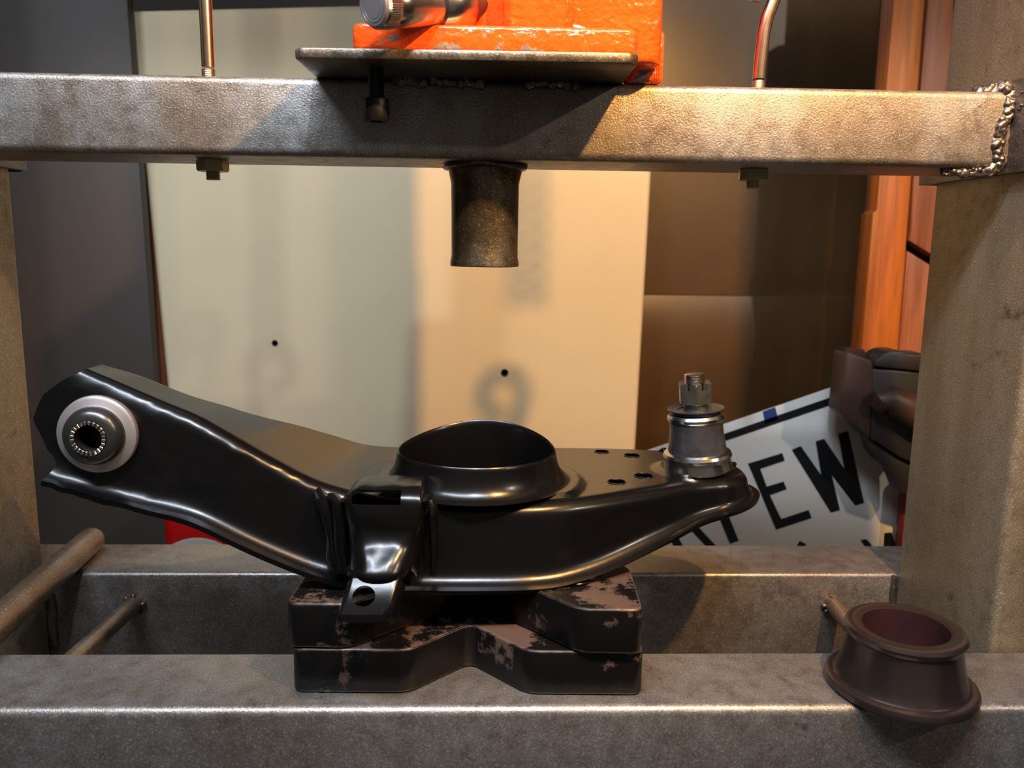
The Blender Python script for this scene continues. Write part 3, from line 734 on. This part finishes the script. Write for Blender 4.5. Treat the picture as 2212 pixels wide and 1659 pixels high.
# sign board
ys = .86
sg = empty('sign_board', (at(1600, 1100, y=ys).x, ys, at(1600, 1100, y=ys).z), 'white sign with black letters and inset border, tilted behind the control arm tip', 'sign')
sp3 = lambda X, Y, dy=0: at(1240+X/2.9625, 780+Y/2.9625, y=ys)+Vector((0, dy, 0))
tl, tr = sp3(300, 634), sp3(2300, -52)
ex = (tr-tl).normalized(); ez = Vector((ex.z, 0, -ex.x))
if ez.z > 0: ez = -ez
brd = [tl, tr, tr+ez*.40, tl+ez*.40]
extrude_poly('board', brd, (0, .004, 0), SIGNM, sg, bev=.0008)
def ink(name, pts, mat=INK, th=.0007):
    return extrude_poly(name, [sp3(x, y, -.0008) for x, y in pts], (0, th, 0), mat, sg)
ink('border_stripe', [(300, 695), (945, 470), (2300, 5), (2300, 55), (950, 515), (300, 740)])
ink('blue_tape', [(1207, 322), (1286, 293), (1305, 372), (1222, 402)], TAPE, .0004)
ink('letter', [(1113, 655), (1332, 588), (1347, 636), (1190, 688), (1232, 803), (1340, 770), (1360, 818), (1252, 857), (1325, 1010), (1500, 952), (1520, 1003), (1293, 1078)])
ink('letter', [(1393, 567), (1450, 543), (1580, 728), (1545, 513), (1600, 497), (1728, 688), (1690, 465), (1752, 448), (1855, 905), (1797, 922), (1648, 728), (1700, 952), (1643, 968)])
ink('letter', [(820, 740), (882, 718), (1053, 1150), (998, 1168)])
ink('letter', [(480, 850), (700, 775), (770, 850), (770, 960), (740, 1000), (925, 1200), (865, 1205), (680, 1010), (620, 1030), (700, 1190), (645, 1200)])
ink('letter', [(1445, 1150), (1480, 1168), (1560, 1400), (1500, 1400), (1478, 1300), (1350, 1330), (1330, 1400), (1290, 1400)])
ink('letter', [(1835, 1145), (1870, 1138), (1975, 1260), (1985, 1100), (2030, 1095), (2110, 1350), (2060, 1350), (2030, 1240), (2010, 1370), (1980, 1370)])

# black clamp in front of the sign
yk = .80
kb = empty('bar_clamp', tuple(at(1900, 860, y=yk)), 'black and brown plastic clamp with red handle hanging by the right post', 'clamp')
q = lambda x, y, dy=0: at(1780+x/3.4577, 720+y/3.4577, y=yk)+Vector((0, dy, 0))
extrude_poly('jaw_shell', [q(160, 165), q(185, 142), q(360, 205), q(372, 250), q(345, 790), q(118, 590)], (0, .030, 0), WPLAST, kb, bev=.002)
extrude_poly('jaw_pad', [q(185, 142, .012), q(240, 135, .028), q(400, 148, .028), q(372, 235, .006)], (0, .02, 0), PLAST, kb, bev=.001)
extrude_poly('clamp_body', [q(362, 262), q(770, 290), q(770, 1020), q(560, 925), q(345, 785)], (0, .035, 0), PLAST, kb, bev=.003)
extrude_poly('clamp_head', [q(360, 245, -.004), q(385, 190, -.004), q(430, 150, -.004), q(490, 128, -.004), q(580, 130, -.004), q(620, 150, -.004), q(770, 155, -.004), q(770, 290, -.004)], (0, .035, 0), PLAST, kb, bev=.003)
sweep('clamp_bar', [q(370, 540, -.006), q(400, 490, -.010), q(450, 475, -.010), q(560, 530, -.010), q(760, 660, -.010)], [.008, .012, .014, .016, .016], WPLAST, kb, n=18)
extrude_poly('lower_jaw', [q(345, 785, .006), q(560, 925, .006), q(770, 1020, .006), q(770, 1260, .006), q(580, 1195, .006), q(515, 1040, .006), q(440, 975, .006), q(380, 905, .006)], (0, .02, 0), PLAST, kb, bev=.002)
q2 = lambda x, y: at(1780+x/3.4577, 720+y/3.4577, y=yk+.035)
extrude_poly('red_handle', [q2(612, 1100), q2(740, 1100), q2(740, 1640), q2(568, 1640)], (0, .015, 0), simple('dark_red_plastic', (110, 20, 16), .5), kb, bev=.003)
